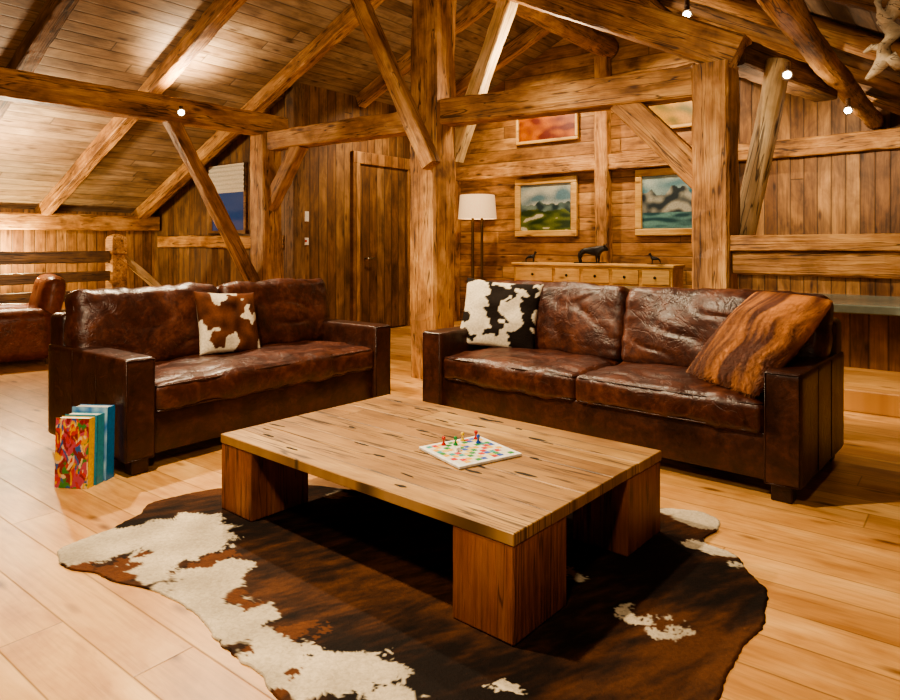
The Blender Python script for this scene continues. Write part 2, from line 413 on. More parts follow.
timber('ridge_log', W(RU, -2.4, 4.16), W(RU, 9.15, 4.16), .3, .3, T, 'round ridge log running to the top of the back wall', 'log', round_=True, wob=.02)
timber('purlin_log', W(-.9, -1, 2.72), W(-.9, 9.15, 2.72), .18, .18, T, 'round purlin log under the right roof slope carrying the spotlights', 'log', round_=True, wob=.02)
timber('purlin_log', W(-2.5, 5.25, 3.62), W(-2.5, 9.15, 3.62), .2, .2, T, 'round purlin log high above the longer sofa', 'log', round_=True, wob=.02)
timber('eave_beam', W(UE+.14, -2, 1.62), W(UE+.14, 5.85, 1.66), .24, .24, T, 'eave beam along the low left edge of the roof')
timber('wall_beam', W(UL+.08, 9.12, 2.5), W(2.1, 9.12, 2.5), .16, .22, T, 'long horizontal beam on the back wall above the paintings')
timber('wall_post', W(-4.27, 9.1, .17), W(-4.27, 9.1, 4.05), .2, .17, T, 'upright post on the back wall between the two landscape paintings', 'post')
timber('wall_post', W(DIV, 9.1, .17), W(DIV, 9.1, zr(DIV)-.1), .2, .17, T, 'upright post on the back wall hidden partly by the right post', 'post')
timber('wall_post', W(UL+.16, 9.1, 0), W(UL+.16, 9.1, zl(UL)-.05), .2, .17, T, 'corner post where the back wall meets the door wall', 'post')
timber('wall_post', W(UL+.02, 5.82, 0), W(UL+.02, 5.82, zl(UL)-.1), .16, .2, TD, 'corner post left of the control panel on the door wall', 'post')
timber('wall_rail', W(UE+.3, 5.84, 1.35), W(UL-.2, 5.84, 1.35), .1, .18, T, 'horizontal rail on the low wall under the window')
timber('wall_rail', W(-2.5, 9.14, 1.0), W(2.1, 9.14, 1.0), .08, .1, T, 'narrow horizontal rail low on the back wall at the right')

t = thing('balustrade', 'rustic wooden balustrade with square newel post at far left', 'railing', W(-9.8, 0, 0), ANG)
for z, h in ((1.13, .16), (.86, .14), (.6, .14), (.34, .14)):
    local_timber('rail', (0, 0, z), (0, 4.58, z), .08, h, M['rail_dark'], t, wob=.01)
for v in (.6, 2.9): local_timber('rail_post', (0, v, 0), (0, v, 1.2), .14, .14, M['rail_dark'], t)
np_ = lathe('newel_post', [(.15, 0), (.15, 1.08), (.12, 1.1), (.12, 1.16), (.15, 1.18), (.15, 1.38), (.13, 1.42), (.04, 1.46)], T, t, 4, False, PI/4)
np_.location = (0, 4.68, 0)
local_timber('handrail', (0, 4.75, 1.15), (-.1, 5.75, .3), .08, .1, TP, t)

# ------------------------------------------------------------------ cushions
def cube_pts(n):
    bm = bmesh.new(); bmesh.ops.create_cube(bm, size=2.0)
    bmesh.ops.subdivide_edges(bm, edges=bm.edges[:], cuts=n, use_grid_fill=True); return bm
def cushion(name, sx, sy, sz, r, mat, parent, puff=.03, loc=(0, 0, 0), rot=(0, 0, 0), n=30, wr=.012, seed=0, fold=0):
    """puffed, lightly wrinkled block cushion; sx, sy, sz full size; puff grows along z"""
    bm = cube_pts(n); h = Vector((sx/2, sy/2, sz/2))
    for v in bm.verts:
        c = Vector([math.copysign(abs(q)**.75, q) for q in v.co])
        p = Vector((c.x*h.x, c.y*h.y, c.z*h.z))
        inn = Vector([max(-(h[i]-r), min(h[i]-r, p[i])) for i in range(3)])
        d = p-inn
        if d.length > 1e-6: p = inn+d.normalized()*r
        a, b = p.x/h.x, p.y/h.y
        k = max(0, 1-a*a)*max(0, 1-b*b)
        p.z += math.copysign(puff*k**.6, p.z)*(1 if p.z > 0 else .3)
        fa = max(0, 1-(p.z/h.z)**2)
        p.x += math.copysign(puff*.3*fa*max(0, 1-b*b), p.x) if abs(a) > .8 else 0
        p.y += math.copysign(puff*.3*fa*max(0, 1-a*a), p.y) if abs(b) > .8 else 0
        q = Vector((a*sx*2.2+seed, b*sy*2.2, p.z*2))
        edge = max(abs(a), abs(b))**4
        w1 = noise.noise(q*1.1+Vector((0, seed, 0)))
        w2 = (noise.noise(Vector((p.x*15, b*1.2, seed))) if abs(b) > abs(a) else noise.noise(Vector((a*1.2, p.y*15, seed+4))))*edge
        nrm = Vector((a**3, b**3, p.z/h.z)).normalized()
        p += nrm*(w1*wr*1.3+w2*wr*.9)
        if fold: p += nrm*(-fold*max(0, 1-abs(noise.noise(Vector((p.x*2.8+seed, p.y*5, 1.5))))*7)*(1-edge))
        v.co = p
    o = from_bm(bm, name, mat, parent, True); o.location = loc; o.rotation_euler = rot
    return o
def piping(name, pts, r, parent, closed=True):
    if closed: pts = pts+[pts[0]]
    return tube(name, pts, r, M['leather_seam'], parent, 6)
def rrect(sx, sy, z, r, n=5):
    out = []
    for cx, cy, a0 in ((sx/2-r, sy/2-r, 0), (-sx/2+r, sy/2-r, 90), (-sx/2+r, -sy/2+r, 180), (sx/2-r, -sy/2+r, 270)):
        for k in range(n+1):
            a = R(a0+90*k/n); out.append((cx+r*math.cos(a), cy+r*math.sin(a), z))
    return out

def sofa(name, label, L, D, loc, rot, ns, nb, seed):
    t = thing(name, label, 'sofa', loc, rot); Lm = M['leather']; La = M['leather_arm']
    aw, ah = .18, .66
    box('base', -L/2+aw-.02, L/2-aw+.02, -D/2+.035, D/2-.06, .09, .335, La, t, .012, 3, True)
    box('back_frame', -L/2+.015, L/2-.015, D/2-.2, D/2, .1, .86, La, t, .04, 4, True)
    for s in (-1, 1):
        x0, x1 = sorted((s*L/2, s*(L/2-aw)))
        arm = cushion('arm', aw, D-.02, ah-.08, .018, La, t, .002, ((x0+x1)/2, -.01, .08+(ah-.08)/2), n=22, wr=.003, seed=seed+s)
        hz = (ah-.08)/2; yf = -(D-.02)/2
        piping('piping', [(-aw/2+.01, yf, -hz+.01), (-aw/2+.01, yf, hz-.01), (aw/2-.01, yf, hz-.01), (aw/2-.01, yf, -hz+.01)], .004, arm)
        so = s*(aw/2+.0)
        tube('seam', [(so, -D*.16, -hz+.02), (so, -D*.16, hz-.01)], .003, M['leather_seam'], arm, 6)
        tube('seam', [(so, D*.14, -hz+.02), (so, D*.14, hz-.01)], .003, M['leather_seam'], arm, 6)
        for y in (-D/2+.07, D/2-.08):
            bm = bmesh.new(); bm_box(bm, s*(L/2-.1)-.05, s*(L/2-.1)+.05, y-.045, y+.045, 0, .1, .006)
            from_bm(bm, 'foot', M['leather_seam'], t)
    wi = L-2*aw; cw = wi/ns
    for i in range(ns):
        cx = -wi/2+cw*(i+.5)
        c = cushion('seat_cushion', cw-.004, D-.24, .17, .04, Lm, t, .045, (cx, -D/2+.01+(D-.24)/2, .405), n=50, wr=.013, seed=seed*3+i*7, fold=.008)
        piping('piping', rrect(cw-.02, D-.255, .074, .04), .005, c)
        piping('piping', rrect(cw-.02, D-.255, -.07, .04), .005, c)
    bw = (L-.05)/nb
    for i in range(nb):
        cx = -(L-.05)/2+bw*(i+.5)
        wdt = bw-.006
        c = cushion('back_cushion', wdt, .54, .2, .06, Lm, t, .045, (cx, D/2-.29, .735), (R(77), 0, 0), n=50, wr=.014, seed=seed*5+i*11, fold=.011)
        piping('piping', rrect(wdt-.03, .51, .055, .06), .005, c)
        piping('piping', rrect(wdt-.03, .51, -.055, .06), .005, c)
    return t
sofa('sofa', 'smaller dark brown leather sofa with one long seat cushion, left of the coffee table', 2.15, 1.05, (-1.552, 4.88, 0), R(52), 1, 2, 3.1)
sofa('sofa', 'longer dark brown leather sofa with two seat cushions, in front of the right post', 2.57, 1.03, (1.10, 4.532, 0), R(-41), 2, 2, 8.4)

def throw_pillow(name, label, sx, sz, th, mtx, colf, mat, group=None, fur=False, seed=0, rc=0.0):
    n = 56
    me = bpy.data.meshes.new(name); vs = []; cs = []; fs = []
    def P(a, b, sgn):
        e = (max(0, 1-abs(a)**2.6)*max(0, 1-abs(b)**2.6))**.55
        pk = .07 if not rc else .03
        pin = 1-pk*(1-a*a)*abs(b)**3; pin2 = 1-pk*(1-b*b)*abs(a)**3
        cr_ = 1-rc*(abs(a)*abs(b))**4
        y = sgn*(th/2*e+.003)+noise.noise(Vector((a*2.2, b*2.2, seed+sgn)))*.02*e
        return Vector((a*sx/2*pin2*cr_, y, b*sz/2*pin*cr_))
    idx = {}
    for sgn in (-1, 1):
        for j in range(n+1):
            for i in range(n+1):
                if sgn == 1 and (i in (0, n) or j in (0, n)): idx[(i, j, 1)] = idx[(i, j, -1)]; continue
                idx[(i, j, sgn)] = len(vs); p = P(2*i/n-1, 2*j/n-1, sgn)
                if i in (0, n) or j in (0, n): p.y = 0
                vs.append(p); cs.append(colf(2*i/n-1, 2*j/n-1, sgn))
        for j in range(n):
            for i in range(n):
                q = [idx[(i, j, sgn)], idx[(i+1, j, sgn)], idx[(i+1, j+1, sgn)], idx[(i, j+1, sgn)]]
                fs.append(q if sgn == -1 else q[::-1])
    me.from_pydata(vs, [], fs)
    ca = me.color_attributes.new('Col', 'FLOAT_COLOR', 'POINT')
    for i, c in enumerate(cs): ca.data[i].color = (*c, 1)
    o = link(name, me, mat, None, True); o.matrix_world = mtx; tag(o, label, 'pillow', group)
    if fur:
        V = []; Fc = []; K = []
        rnd = random.Random(5)
        for _ in range(14000):
            a, b = rnd.uniform(-1, 1), rnd.uniform(-1, 1); sgn = -1 if rnd.random() < .85 else 1
            p = P(a, b, sgn)
            ln = rnd.uniform(.014, .03); dx = rnd.uniform(-.2, .2)+.5*noise.noise(Vector((a*2, b*2, 4)))
            dr = Vector((dx, sgn*.2, -1)).normalized()*ln; wv = Vector((.0018, 0, 0))
            k = len(V); V += [p-wv, p+wv, p+dr]; Fc.append((k, k+1, k+2))
            c = colf(a, b, sgn); g = rnd.uniform(.7, 1.3); K += [tuple(x*g for x in c)]*3
        m2 = bpy.data.meshes.new('fur_pile'); m2.from_pydata(V, [], Fc)
        ca = m2.color_attributes.new('Col', 'FLOAT_COLOR', 'POINT')
        for i, c in enumerate(K): ca.data[i].color = (*c, 1)
        f = link('fur_pile', m2, mat, o); f['kind'] = 'stuff'
    return o
def cow_a(a, b, s):
    n = noise.noise(Vector((a*1.5+3.1, b*1.5+s*2, .4)))+.3*noise.noise(Vector((a*5, b*5, 2)))
    if n > .06: return (.7, .6, .45)
    k = .5+noise.noise(Vector((a*3, b*3, 7)))
    return (.05+.09*k, .014+.03*k, .005+.01*k)
def cow_b(a, b, s):
    n = noise.noise(Vector((a*2.0+7.7, b*2.0+s*3, 1.4)))+.4*noise.noise(Vector((a*6, b*6, 3)))
    if n > -.01: return (.72, .63, .48)
    return (.012, .007, .005)
def furc(a, b, s):
    w_ = .8*noise.noise(Vector((b*2, a, 0)))
    n = noise.noise(Vector((a*4.5+w_, b*.8, 2)))+.4*noise.noise(Vector((a*13+w_*3, b*1.5, 6)))
    k = max(0, min(1, .45+n*1.4))
    lo, hi = Vector((.085, .02, .006)), Vector((.44, .165, .045))
    return tuple(lo.lerp(hi, k))
def on_sofa(c, rot, x, y, z=0): return Vector((c[0]+x*math.cos(rot)-y*math.sin(rot), c[1]+x*math.sin(rot)+y*math.cos(rot), z))
def rotm(loc, e): return Matrix.Translation(loc) @ Euler([R(q) for q in e], 'XYZ').to_matrix().to_4x4()
S2c, S2r = (1.10, 4.532), R(-41)
p = on_sofa((-1.552, 4.88), R(52), -.06, .02, .74)
throw_pillow('throw_pillow', 'brown and white cowhide pillow on the smaller sofa', .47, .47, .14, rotm(p, (-22, 4, 44)), cow_a, M['hide'])
p = on_sofa(S2c, S2r, -.93, -.03, .77)
throw_pillow('throw_pillow', 'black and white cowhide pillow at the left end of the longer sofa', .62, .54, .15, rotm(p, (-20, 4, -20)), cow_b, M['hide'], seed=3)
bl, br_, tl, tr = [on_sofa(S2c, S2r, *q) for q in ((.70, -.20, .48), (1.07, -.46, .49), (.88, .24, .97), (1.28, .02, .95))]
ctr = (bl+br_+tl+tr)/4; xa = ((br_-bl)+(tr-tl)).normalized(); za = ((tl-bl)+(tr-br_)); za = (za-xa*za.dot(xa)).normalized(); ya = za.cross(xa)
mt = Matrix.Translation(ctr-ya*.06) @ Matrix((xa, ya, za)).transposed().to_4x4()
throw_pillow('throw_pillow', 'large streaky rust brown fur pillow at the right end of the longer sofa', .60, .72, .19, mt, furc, M['fur'], fur=True, seed=6, rc=.05)

# ------------------------------------------------------------------ coffee table
t = thing('coffee_table', 'low rectangular rustic oak coffee table on four block legs', 'table', (-.087, 3.155, .008), R(-40.6))
TL, TW, TH, TT = 1.755, 1.15, .366, .044
bm = bmesh.new(); n = 5; wv = TW/n
for i in range(n):
    bm_box(bm, -TL/2+random.uniform(-.002, .002), TL/2+random.uniform(-.002, .002), -TW/2+i*wv+.0006, -TW/2+(i+1)*wv-.0006, TH-TT, TH-random.uniform(0, .0012), .003, 1)
bmesh.ops.recalc_face_normals(bm, faces=bm.faces[:])
rnd = random.Random(11)
for _ in range(40):            # dark splits in the top surface
    cx, cy = rnd.uniform(-TL/2+.08, TL/2-.08), rnd.uniform(-TW/2+.05, TW/2-.05)
    ln, wd = rnd.uniform(.02, .07), rnd.uniform(.004, .012); k = 10; ang = rnd.uniform(-.15, .15)
    vs = []
    for q in range(k):
        a = 2*PI*q/k; px = math.cos(a)*ln*rnd.uniform(.8, 1.1); py = math.sin(a)*wd*rnd.uniform(.6, 1.2)
        vs.append(bm.verts.new((cx+px*math.cos(ang)-py*math.sin(ang), cy+px*math.sin(ang)+py*math.cos(ang), TH+.0006)))
    f = bm.faces.new(vs); f.material_index = 1
    f.normal_update()
    if f.normal.z < 0: f.normal_flip()
me = bpy.data.meshes.new('tabletop'); bm.to_mesh(me); bm.free()
o = link('tabletop', me, M['table'], t); me.materials.append(M['split'])
for sx in (-1, 1):
    for sy in (-1, 1):
        lx, ly = .26, .33
        o = box('leg', -(TH-TT)/2, (TH-TT)/2, -ly/2, ly/2, -lx/2, lx/2, M['block'], t, .006)
        o.rotation_euler = (0, R(90), 0); o.location = (sx*(TL/2-lx/2-.003), sy*(TW/2-ly/2-.003), (TH-TT)/2)

bc = (.087, 2.985, TH+.0095)
t = thing('board_game', 'white board game with coloured squares and pieces lying on the coffee table', 'board game', bc, R(33))
box('board_base', -.165, .165, -.165, .165, 0, .012, M['white'], t, .002)
vs = []; fs = []; cs = []
pal = [(.75, .7, .55), (.7, .5, .1), (.6, .03, .02), (.02, .25, .05), (.8, .42, .02), (.02, .09, .42), (.75, .7, .55), (.03, .32, .3)]
N_ = 10; rnd = random.Random(4)
for j in range(N_):
    for i in range(N_):
        x0, y0 = -.145+.029*i, -.145+.029*j; k = len(vs); g = .0015
        vs += [(x0+g, y0+g, .0126), (x0+.029-g, y0+g, .0126), (x0+.029-g, y0+.029-g, .0126), (x0+g, y0+.029-g, .0126)]
        fs.append((k, k+1, k+2, k+3)); c = pal[(i*3+j*5+rnd.randrange(3)) % 8]; cs += [c]*4
me = bpy.data.meshes.new('squares'); me.from_pydata(vs, [], fs)
ca = me.color_attributes.new('Col', 'FLOAT_COLOR', 'POINT')
for i, c in enumerate(cs): ca.data[i].color = (*c, 1)
link('squares', me, M['print'], t)
pp = [(-.06, .12, 'red', 'red'), (-.015, .09, 'green', 'dark green'), (.05, .13, 'yellow', 'yellow'), (.09, .06, 'blue_l', 'blue'), (.12, .12, 'red', 'red')]
where = ['near the far left edge', 'beside the centre line', 'near the far edge', 'right of centre', 'at the far right corner']
for (x, y, mk, cn), wh in zip(pp, where):
    p = lathe('game_pawn', [(.011, 0), (.011, .004), (.005, .012), (.004, .022), (.008, .026), (.009, .032), (.006, .039), (.001, .041)], M[mk], None, 12)
    ca_, sa_ = math.cos(R(33)), math.sin(R(33))
    p.location = (bc[0]+x*ca_-y*sa_, bc[1]+x*sa_+y*ca_, bc[2]+.0128)
    tag(p, 'tiny %s game pawn standing on the board %s' % (cn, wh), 'game piece', 'pawns on the board game')
dd = box('die', -.009, .009, -.009, .009, 0, .018, M['white'], None, .002); dd.location = (bc[0]-.05, bc[1]-.02, bc[2]+.0128); dd.rotation_euler = (0, 0, .4)
tag(dd, 'small white die lying on the board game', 'die')

# ------------------------------------------------------------------ cowhide rug
edge_px = [(60, 562), (64, 548), (100, 533), (132, 519), (150, 505), (178, 497), (220, 489), (262, 492), (310, 486), (370, 492), (440, 488), (520, 486), (600, 494), (650, 508), (690, 511), (716, 517), (718, 530), (703, 542), (738, 558), (752, 575), (768, 596), (766, 618), (752, 640), (735, 662), (722, 690), (690, 730), (610, 750), (560, 740), (500, 752), (420, 750), (370, 765), (310, 745), (272, 692), (252, 668), (220, 648), (208, 628), (190, 610), (150, 590), (115, 583), (95, 574), (70, 570)]
E = [fp(*p) for p in edge_px]
cen = Vector((-.18, 2.45, 0))
def cr(p0, p1, p2, p3, t):
    return .5*((2*p1)+(p2-p0)*t+(2*p0-5*p1+4*p2-p3)*t*t+(3*p1-p0-3*p2+p3)*t**3)
out = []; NS = 14
for i in range(len(E)):
    for k in range(NS):
        q = cr(E[i-1], E[i], E[(i+1) % len(E)], E[(i+2) % len(E)], k/NS)
        q = q+(q-cen).normalized()*(noise.noise(q*9)*.02+noise.noise(q*40)*.008); out.append(q)
blobs = [(100, 550, .19), (150, 536, .15), (190, 545, .18), (195, 522, .09), (200, 595, .18), (232, 622, .14), (258, 656, .16), (310, 676, .13), (360, 676, .08), (395, 692, .07), (150, 568, .15), (330, 494, .06), (212, 575, .12),
         (690, 517, .1), (708, 522, .09), (715, 547, .08), (740, 566, .04), (632, 612, .045), (650, 618, .04), (674, 634, .04), (575, 580, .05), (505, 690, .04), (540, 740, .08), (420, 745, .08)]
holes = [(85, 569, .075), (120, 573, .08), (222, 560, .06), (150, 560, .03), (300, 640, .07), (245, 600, .05), (235, 655, .05), (280, 690, .05)]
B = [(fp(a, b), r) for a, b, r in blobs]; Hh = [(fp(a, b), r) for a, b, r in holes]
def hidecol(p):
    q = p+Vector((noise.noise(p*5), noise.noise(p*5+Vector((9, 0, 0))), 0))*.09+Vector((noise.noise(p*16), noise.noise(p*16+Vector((5, 0, 0))), 0))*.06+Vector((noise.noise(p*70), noise.noise(p*70+Vector((5, 0, 0))), 0))*.03
    w = max(math.exp(-((q-c).length/r)**2) for c, r in B)
    h = max(math.exp(-((q-c).length/r)**2) for c, r in Hh)
    st = Vector((p.x*4+p.y*2.5, p.y*14-p.x*8, 0))
    k = .48+.9*noise.noise(p*1.8+Vector((3, 1, 0)))+.6*noise.noise(st*1.2)+.3*noise.noise(st*4)
    k = max(0, min(1, k)); dk = Vector((.009, .0045, .003)); br = Vector((.1, .036, .013))
    c = dk.lerp(br, k**1.7)
    if h > .4 and h > w*.6: c = Vector((.17, .055, .017)).lerp(c, .4)
    wt = max(0, min(1, (w-h*.8-.34)/.07))
    g = .85+.35*noise.noise(p*6)
    wh = Vector((.64, .54, .39))*g
    return c.lerp(wh, wt)
vs = [(cen.x, cen.y, .008)]; cs = [hidecol(cen)]; fs = []; NR = 150; NO = len(out)
for r in range(1, NR+1):
    f = (r/NR)**.8
    for q in out:
        p = cen+(q-cen)*f
        z = .008+.0025*noise.noise(p*3)
        if r == NR: z = .001
        vs.append((p.x, p.y, z)); cs.append(hidecol(Vector((p.x, p.y, 0))))
for i in range(NO): fs.append((0, 1+i, 1+(i+1) % NO))
for r in range(NR-1):
    for i in range(NO):
        a, b = 1+r*NO+i, 1+r*NO+(i+1) % NO; fs.append((a, a+NO, b+NO, b))
me = bpy.data.meshes.new('cowhide_rug'); me.from_pydata(vs, [], fs)
ca = me.color_attributes.new('Col', 'FLOAT_COLOR', 'POINT')
for i, c in enumerate(cs): ca.data[i].color = (*c, 1)
o = link('cowhide_rug', me, M['hide'], None, True)
tag(o, 'dark brindle cowhide rug with white patches under the coffee table', 'rug')

# ------------------------------------------------------------------ books by the sofa
def book(label, w, h, th, x, y, rz, cover, colf=None, lean=0):
    t = thing('book', label, 'book', (x, y, 0.001), R(rz), 'tall picture books beside the smaller sofa')
    t.rotation_euler = (R(lean), 0, R(rz))
    box('pages', -w/2+.006, w/2-.006, -th/2+.003, th/2-.003, .004, h-.004, M['page'], t)
    boxes('cover', [(-w/2, w/2, -th/2, -th/2+.003, 0, h), (-w/2, w/2, th/2-.003, th/2, 0, h), (w/2-.004, w/2, -th/2, th/2, 0, h)], cover, t)
    if colf:
        vgrid('cover_print', lambda s, q: (-w/2+w*s, -th/2-.0006, h*q), colf, 54, 80, M['print'], t, False)
    return t
def jumble(s, q):
    n1 = noise.cell(Vector((s*9+noise.noise(Vector((s*6, q*6, 1)))*1.8, q*14+noise.noise(Vector((s*6, q*6, 5)))*1.8, 2)))
    P_ = [(.6, .03, .015), (.75, .35, .02), (.05, .25, .06), (.03, .12, .4), (.8, .6, .35), (.5, .08, .15), (.85, .5, .03), (.25, .02, .02)]
    return P_[int(abs(n1)*997) % 8]
def jumble2(s, q):
    k = .5+noise.noise(Vector((s*5, q*6, 3)))
    return tuple(Vector((.02, .16, .45)).lerp(Vector((.35, .6, .75)), max(0, min(1, k))))
bu = Vector((math.cos(R(-6)), math.sin(R(-6)))); bn = Vector((-bu.y, bu.x)); b0 = Vector((-2.02, 3.60))
book('tall book with busy red and yellow cover, nearest of the books beside the sofa', .19, .37, .05, b0.x, b0.y, -6, M['yellow'], jumble, -2)
q = b0+bn*.062; book('tall teal book between the patterned book and the blue book', .19, .375, .06, q.x+.01, q.y, -6, M['teal'], None, -2)
q = b0+bn*.135; book('bright blue tall book farthest back beside the sofa', .21, .40, .07, q.x+.012, q.y, -6, M['blue'], jumble2, -2)

# ------------------------------------------------------------------ sideboard and sculptures
su0, su1, sv0, sv1 = -5.5, -3.03, 8.56, 8.98
t = thing('sideboard', 'long honey coloured pine sideboard with drawers under the landscape paintings', 'sideboard', W((su0+su1)/2, (sv0+sv1)/2, .17), ANG)
sw = su1-su0; sd = sv1-sv0
box('body', -sw/2+.03, sw/2-.03, -sd/2+.02, sd/2, .1, .83, M['pine'], t, .005)
box('top', -sw/2, sw/2, -sd/2-.02, sd/2, .83, .87, M['pine'], t, .01)
box('plinth', -sw/2+.01, sw/2-.01, -sd/2, sd/2, 0, .1, M['pine'], t, .01)
xs = [-1.2, -.52, -.08, .36, .78, 1.2]
for a, b in zip(xs, xs[1:]):
    dr = box('drawer', a+.025, b-.025, -sd/2-.008, -sd/2+.02, .6, .8, M['pine'], t, .01)
    kb = lathe('knob', [(.006, 0), (.006, .012), (.018, .02), (.02, .028), (.012, .036)], M['black'], dr, 14)
    kb.rotation_euler = (R(90), 0, 0); kb.location = ((a+b)/2, -sd/2-.008, .7)
    do = boxes('door', [(a+.025, b-.025, -sd/2+.004, -sd/2+.02, .14, .57), (a+.025, a+.085, -sd/2-.006, -sd/2+.004, .14, .57), (b-.085, b-.025, -sd/2-.006, -sd/2+.004, .14, .57), (a+.085, b-.085, -sd/2-.006, -sd/2+.004, .14, .2), (a+.085, b-.085, -sd/2-.006, -sd/2+.004, .51, .57)], M['pine'], t)
    kb = lathe('knob', [(.006, 0), (.006, .012), (.016, .02), (.017, .026), (.01, .034)], M['black'], do, 14)
    kb.rotation_euler = (R(90), 0, 0); kb.location = (b-.055, -sd/2-.006, .38)

def skin(name, verts, edges, rad, mat, parent):
    me = bpy.data.meshes.new(name); me.from_pydata(verts, edges, [])
    o = link(name, me, mat, parent)
    m = o.modifiers.new('skin', 'SKIN'); m.use_smooth_shade = True
    for i, r in enumerate(rad): me.skin_vertices[0].data[i].radius = (r, r)
    me.skin_vertices[0].data[0].use_root = True
    s = o.modifiers.new('sub', 'SUBSURF'); s.levels = 2; s.render_levels = 2
    return o
def animal(label, u, s, rz, kind):
    t = thing('animal_sculpture', label, 'sculpture', W(u, 8.76, 1.0402), ANG+R(rz), 'bronze animals on the sideboard')
    if kind == 'bull':
        V = [(0, 0, .2), (-.12, 0, .205), (-.17, 0, .2), (.1, 0, .21), (.17, 0, .235), (.235, 0, .245), (.29, 0, .205),
             (-.16, .04, .14), (-.185, .04, .08), (-.165, .04, .012), (-.16, -.04, .14), (-.185, -.04, .08), (-.165, -.04, .012),
             (.12, .045, .13), (.125, .045, .07), (.12, .045, .012), (.12, -.045, .13), (.11, -.045, .07), (.115, -.045, .012),
             (-.2, 0, .17), (-.215, 0, .09), (.235, .05, .285), (.24, .06, .32), (.235, -.05, .285), (.24, -.06, .32)]
        Ed = [(0, 1), (1, 2), (0, 3), (3, 4), (4, 5), (5, 6), (2, 7), (7, 8), (8, 9), (2, 10), (10, 11), (11, 12), (3, 13), (13, 14), (14, 15), (3, 16), (16, 17), (17, 18), (2, 19), (19, 20), (5, 21), (21, 22), (5, 23), (23, 24)]
        rd = [.056, .052, .046, .066, .058, .036, .022, .03, .016, .014, .03, .016, .014, .03, .017, .014, .03, .017, .014, .009, .007, .011, .005, .011, .005]
    else:
        V = [(0, 0, .17), (-.1, 0, .17), (.09, 0, .18), (.14, 0, .25), (.16, 0, .31), (.215, 0, .29),
             (-.12, .03, .1), (-.14, .03, .06), (-.125, .03, .01), (-.12, -.03, .1), (-.14, -.03, .06), (-.125, -.03, .01),
             (.1, .03, .1), (.1, .03, .01), (.1, -.03, .1), (.1, -.03, .01), (.15, .025, .35), (.15, -.025, .35)]
        Ed = [(0, 1), (0, 2), (2, 3), (3, 4), (4, 5), (1, 6), (6, 7), (7, 8), (1, 9), (9, 10), (10, 11), (2, 12), (12, 13), (2, 14), (14, 15), (4, 16), (4, 17)]
        rd = [.045, .045, .048, .03, .028, .014, .022, .011, .01, .022, .011, .01, .018, .01, .018, .01, .008, .008]
    V = [tuple(c*s for c in v) for v in V]; rd = [r*s for r in rd]
    skin('figure', V, Ed, rd, M['bronze'], t)
    box('plinth', -.26*s, .24*s, -.08*s, .08*s, 0, .018*s, M['bronze'], t, .002)
animal('larger dark bronze bull sculpture in the middle of the sideboard', -4.3, .88, 8, 'bull')
animal('small dark bronze deer sculpture near the left end of the sideboard', -5.3, .48, 20, 'deer')
animal('small dark bronze deer sculpture near the right end of the sideboard', -3.35, .45, -160, 'deer')

# ------------------------------------------------------------------ floor lamp
lp = W(-6.28, 8.75, 0)
t = thing('floor_lamp', 'floor lamp with lit cream drum shade left of the sideboard', 'lamp', lp, ANG)
lathe('lamp_base', [(.17, 0), (.17, .02), (.15, .03), (.02, .04)], M['brass'], t, 28)
cyl('pole', (-.09, 0, .03), (-.09, 0, 1.8), .022, M['brass'], t); cyl('pole', (.09, 0, .03), (.09, 0, 1.8), .022, M['brass'], t)
bm = bmesh.new(); n = 40
r0 = [bm.verts.new((.31*math.cos(2*PI*i/n), .31*math.sin(2*PI*i/n), 1.72)) for i in range(n)]
r1 = [bm.verts.new((.28*math.cos(2*PI*i/n), .28*math.sin(2*PI*i/n), 2.1)) for i in range(n)]
for i in range(n): bm.faces.new((r0[i], r0[(i+1) % n], r1[(i+1) % n], r1[i]))
from_bm(bm, 'lamp_shade', M['shade'], t, True)
lathe('bulb', [(.01, 1.8), (.035, 1.84), (.045, 1.89), (.02, 1.94)], M['lampbulb'], t, 12)

# ------------------------------------------------------------------ paintings
def painting(label, u0, u1, z0, z1, colf, fw=.1):
    w, h = u1-u0, z1-z0
    t = thing('framed_painting', label, 'painting', W((u0+u1)/2, VB-.005, z0), ANG)
    boxes('frame', [(-w/2, w/2, -.06, 0, 0, fw), (-w/2, w/2, -.06, 0, h-fw, h), (-w/2, -w/2+fw, -.06, 0, fw, h-fw), (w/2-fw, w/2, -.06, 0, fw, h-fw)], M['gold'], t, .014)
    vgrid('canvas', lambda s, q: (-w/2+fw*.9+(w-fw*1.8)*s, -.025, fw*.9+(h-fw*1.8)*q), colf, 80, 60, M['paint'], t)
def nz(x, y, z=0): return noise.noise(Vector((x, y, z)))
def lp3(a, b, k): return tuple(Vector(a).lerp(Vector(b), max(0, min(1, k))))
def land1(s, q):
    ridge = .60+.2*nz(s*2.5, 0, 1)+.08*nz(s*9, 0, 2); hill = .42+.16*nz(s*2.2, 0, 5)+.04*nz(s*10, 0, 2)
    if q > ridge: return lp3((.1, .2, .26), (.6, .6, .5), .45+1.0*nz(s*3, q*5, 7))
    if q > hill: return lp3((.015, .04, .045), (.16, .24, .22), .4+1.4*nz(s*7, q*7, 8))
    k = .45+1.5*nz(s*4, q*9, 3)
    if k > .92: return (.55, .52, .4)
    return lp3((.015, .04, .008), (.16, .2, .04), k)
def land2(s, q):
    ridge = .66+.22*nz(s*2.5+4, 0, 1)+.08*nz(s*9, 0, 4)
    if q > ridge: return lp3((.02, .16, .24), (.4, .5, .48), .4+1.1*nz(s*3, q*5, 12))
    if q > .3: return lp3((.015, .03, .04), (.4, .4, .34), .4+1.7*nz(s*6, q*6, 18))
    return lp3((.006, .06, .08), (.12, .28, .28), .45+1.6*nz(s*3, q*14, 23))
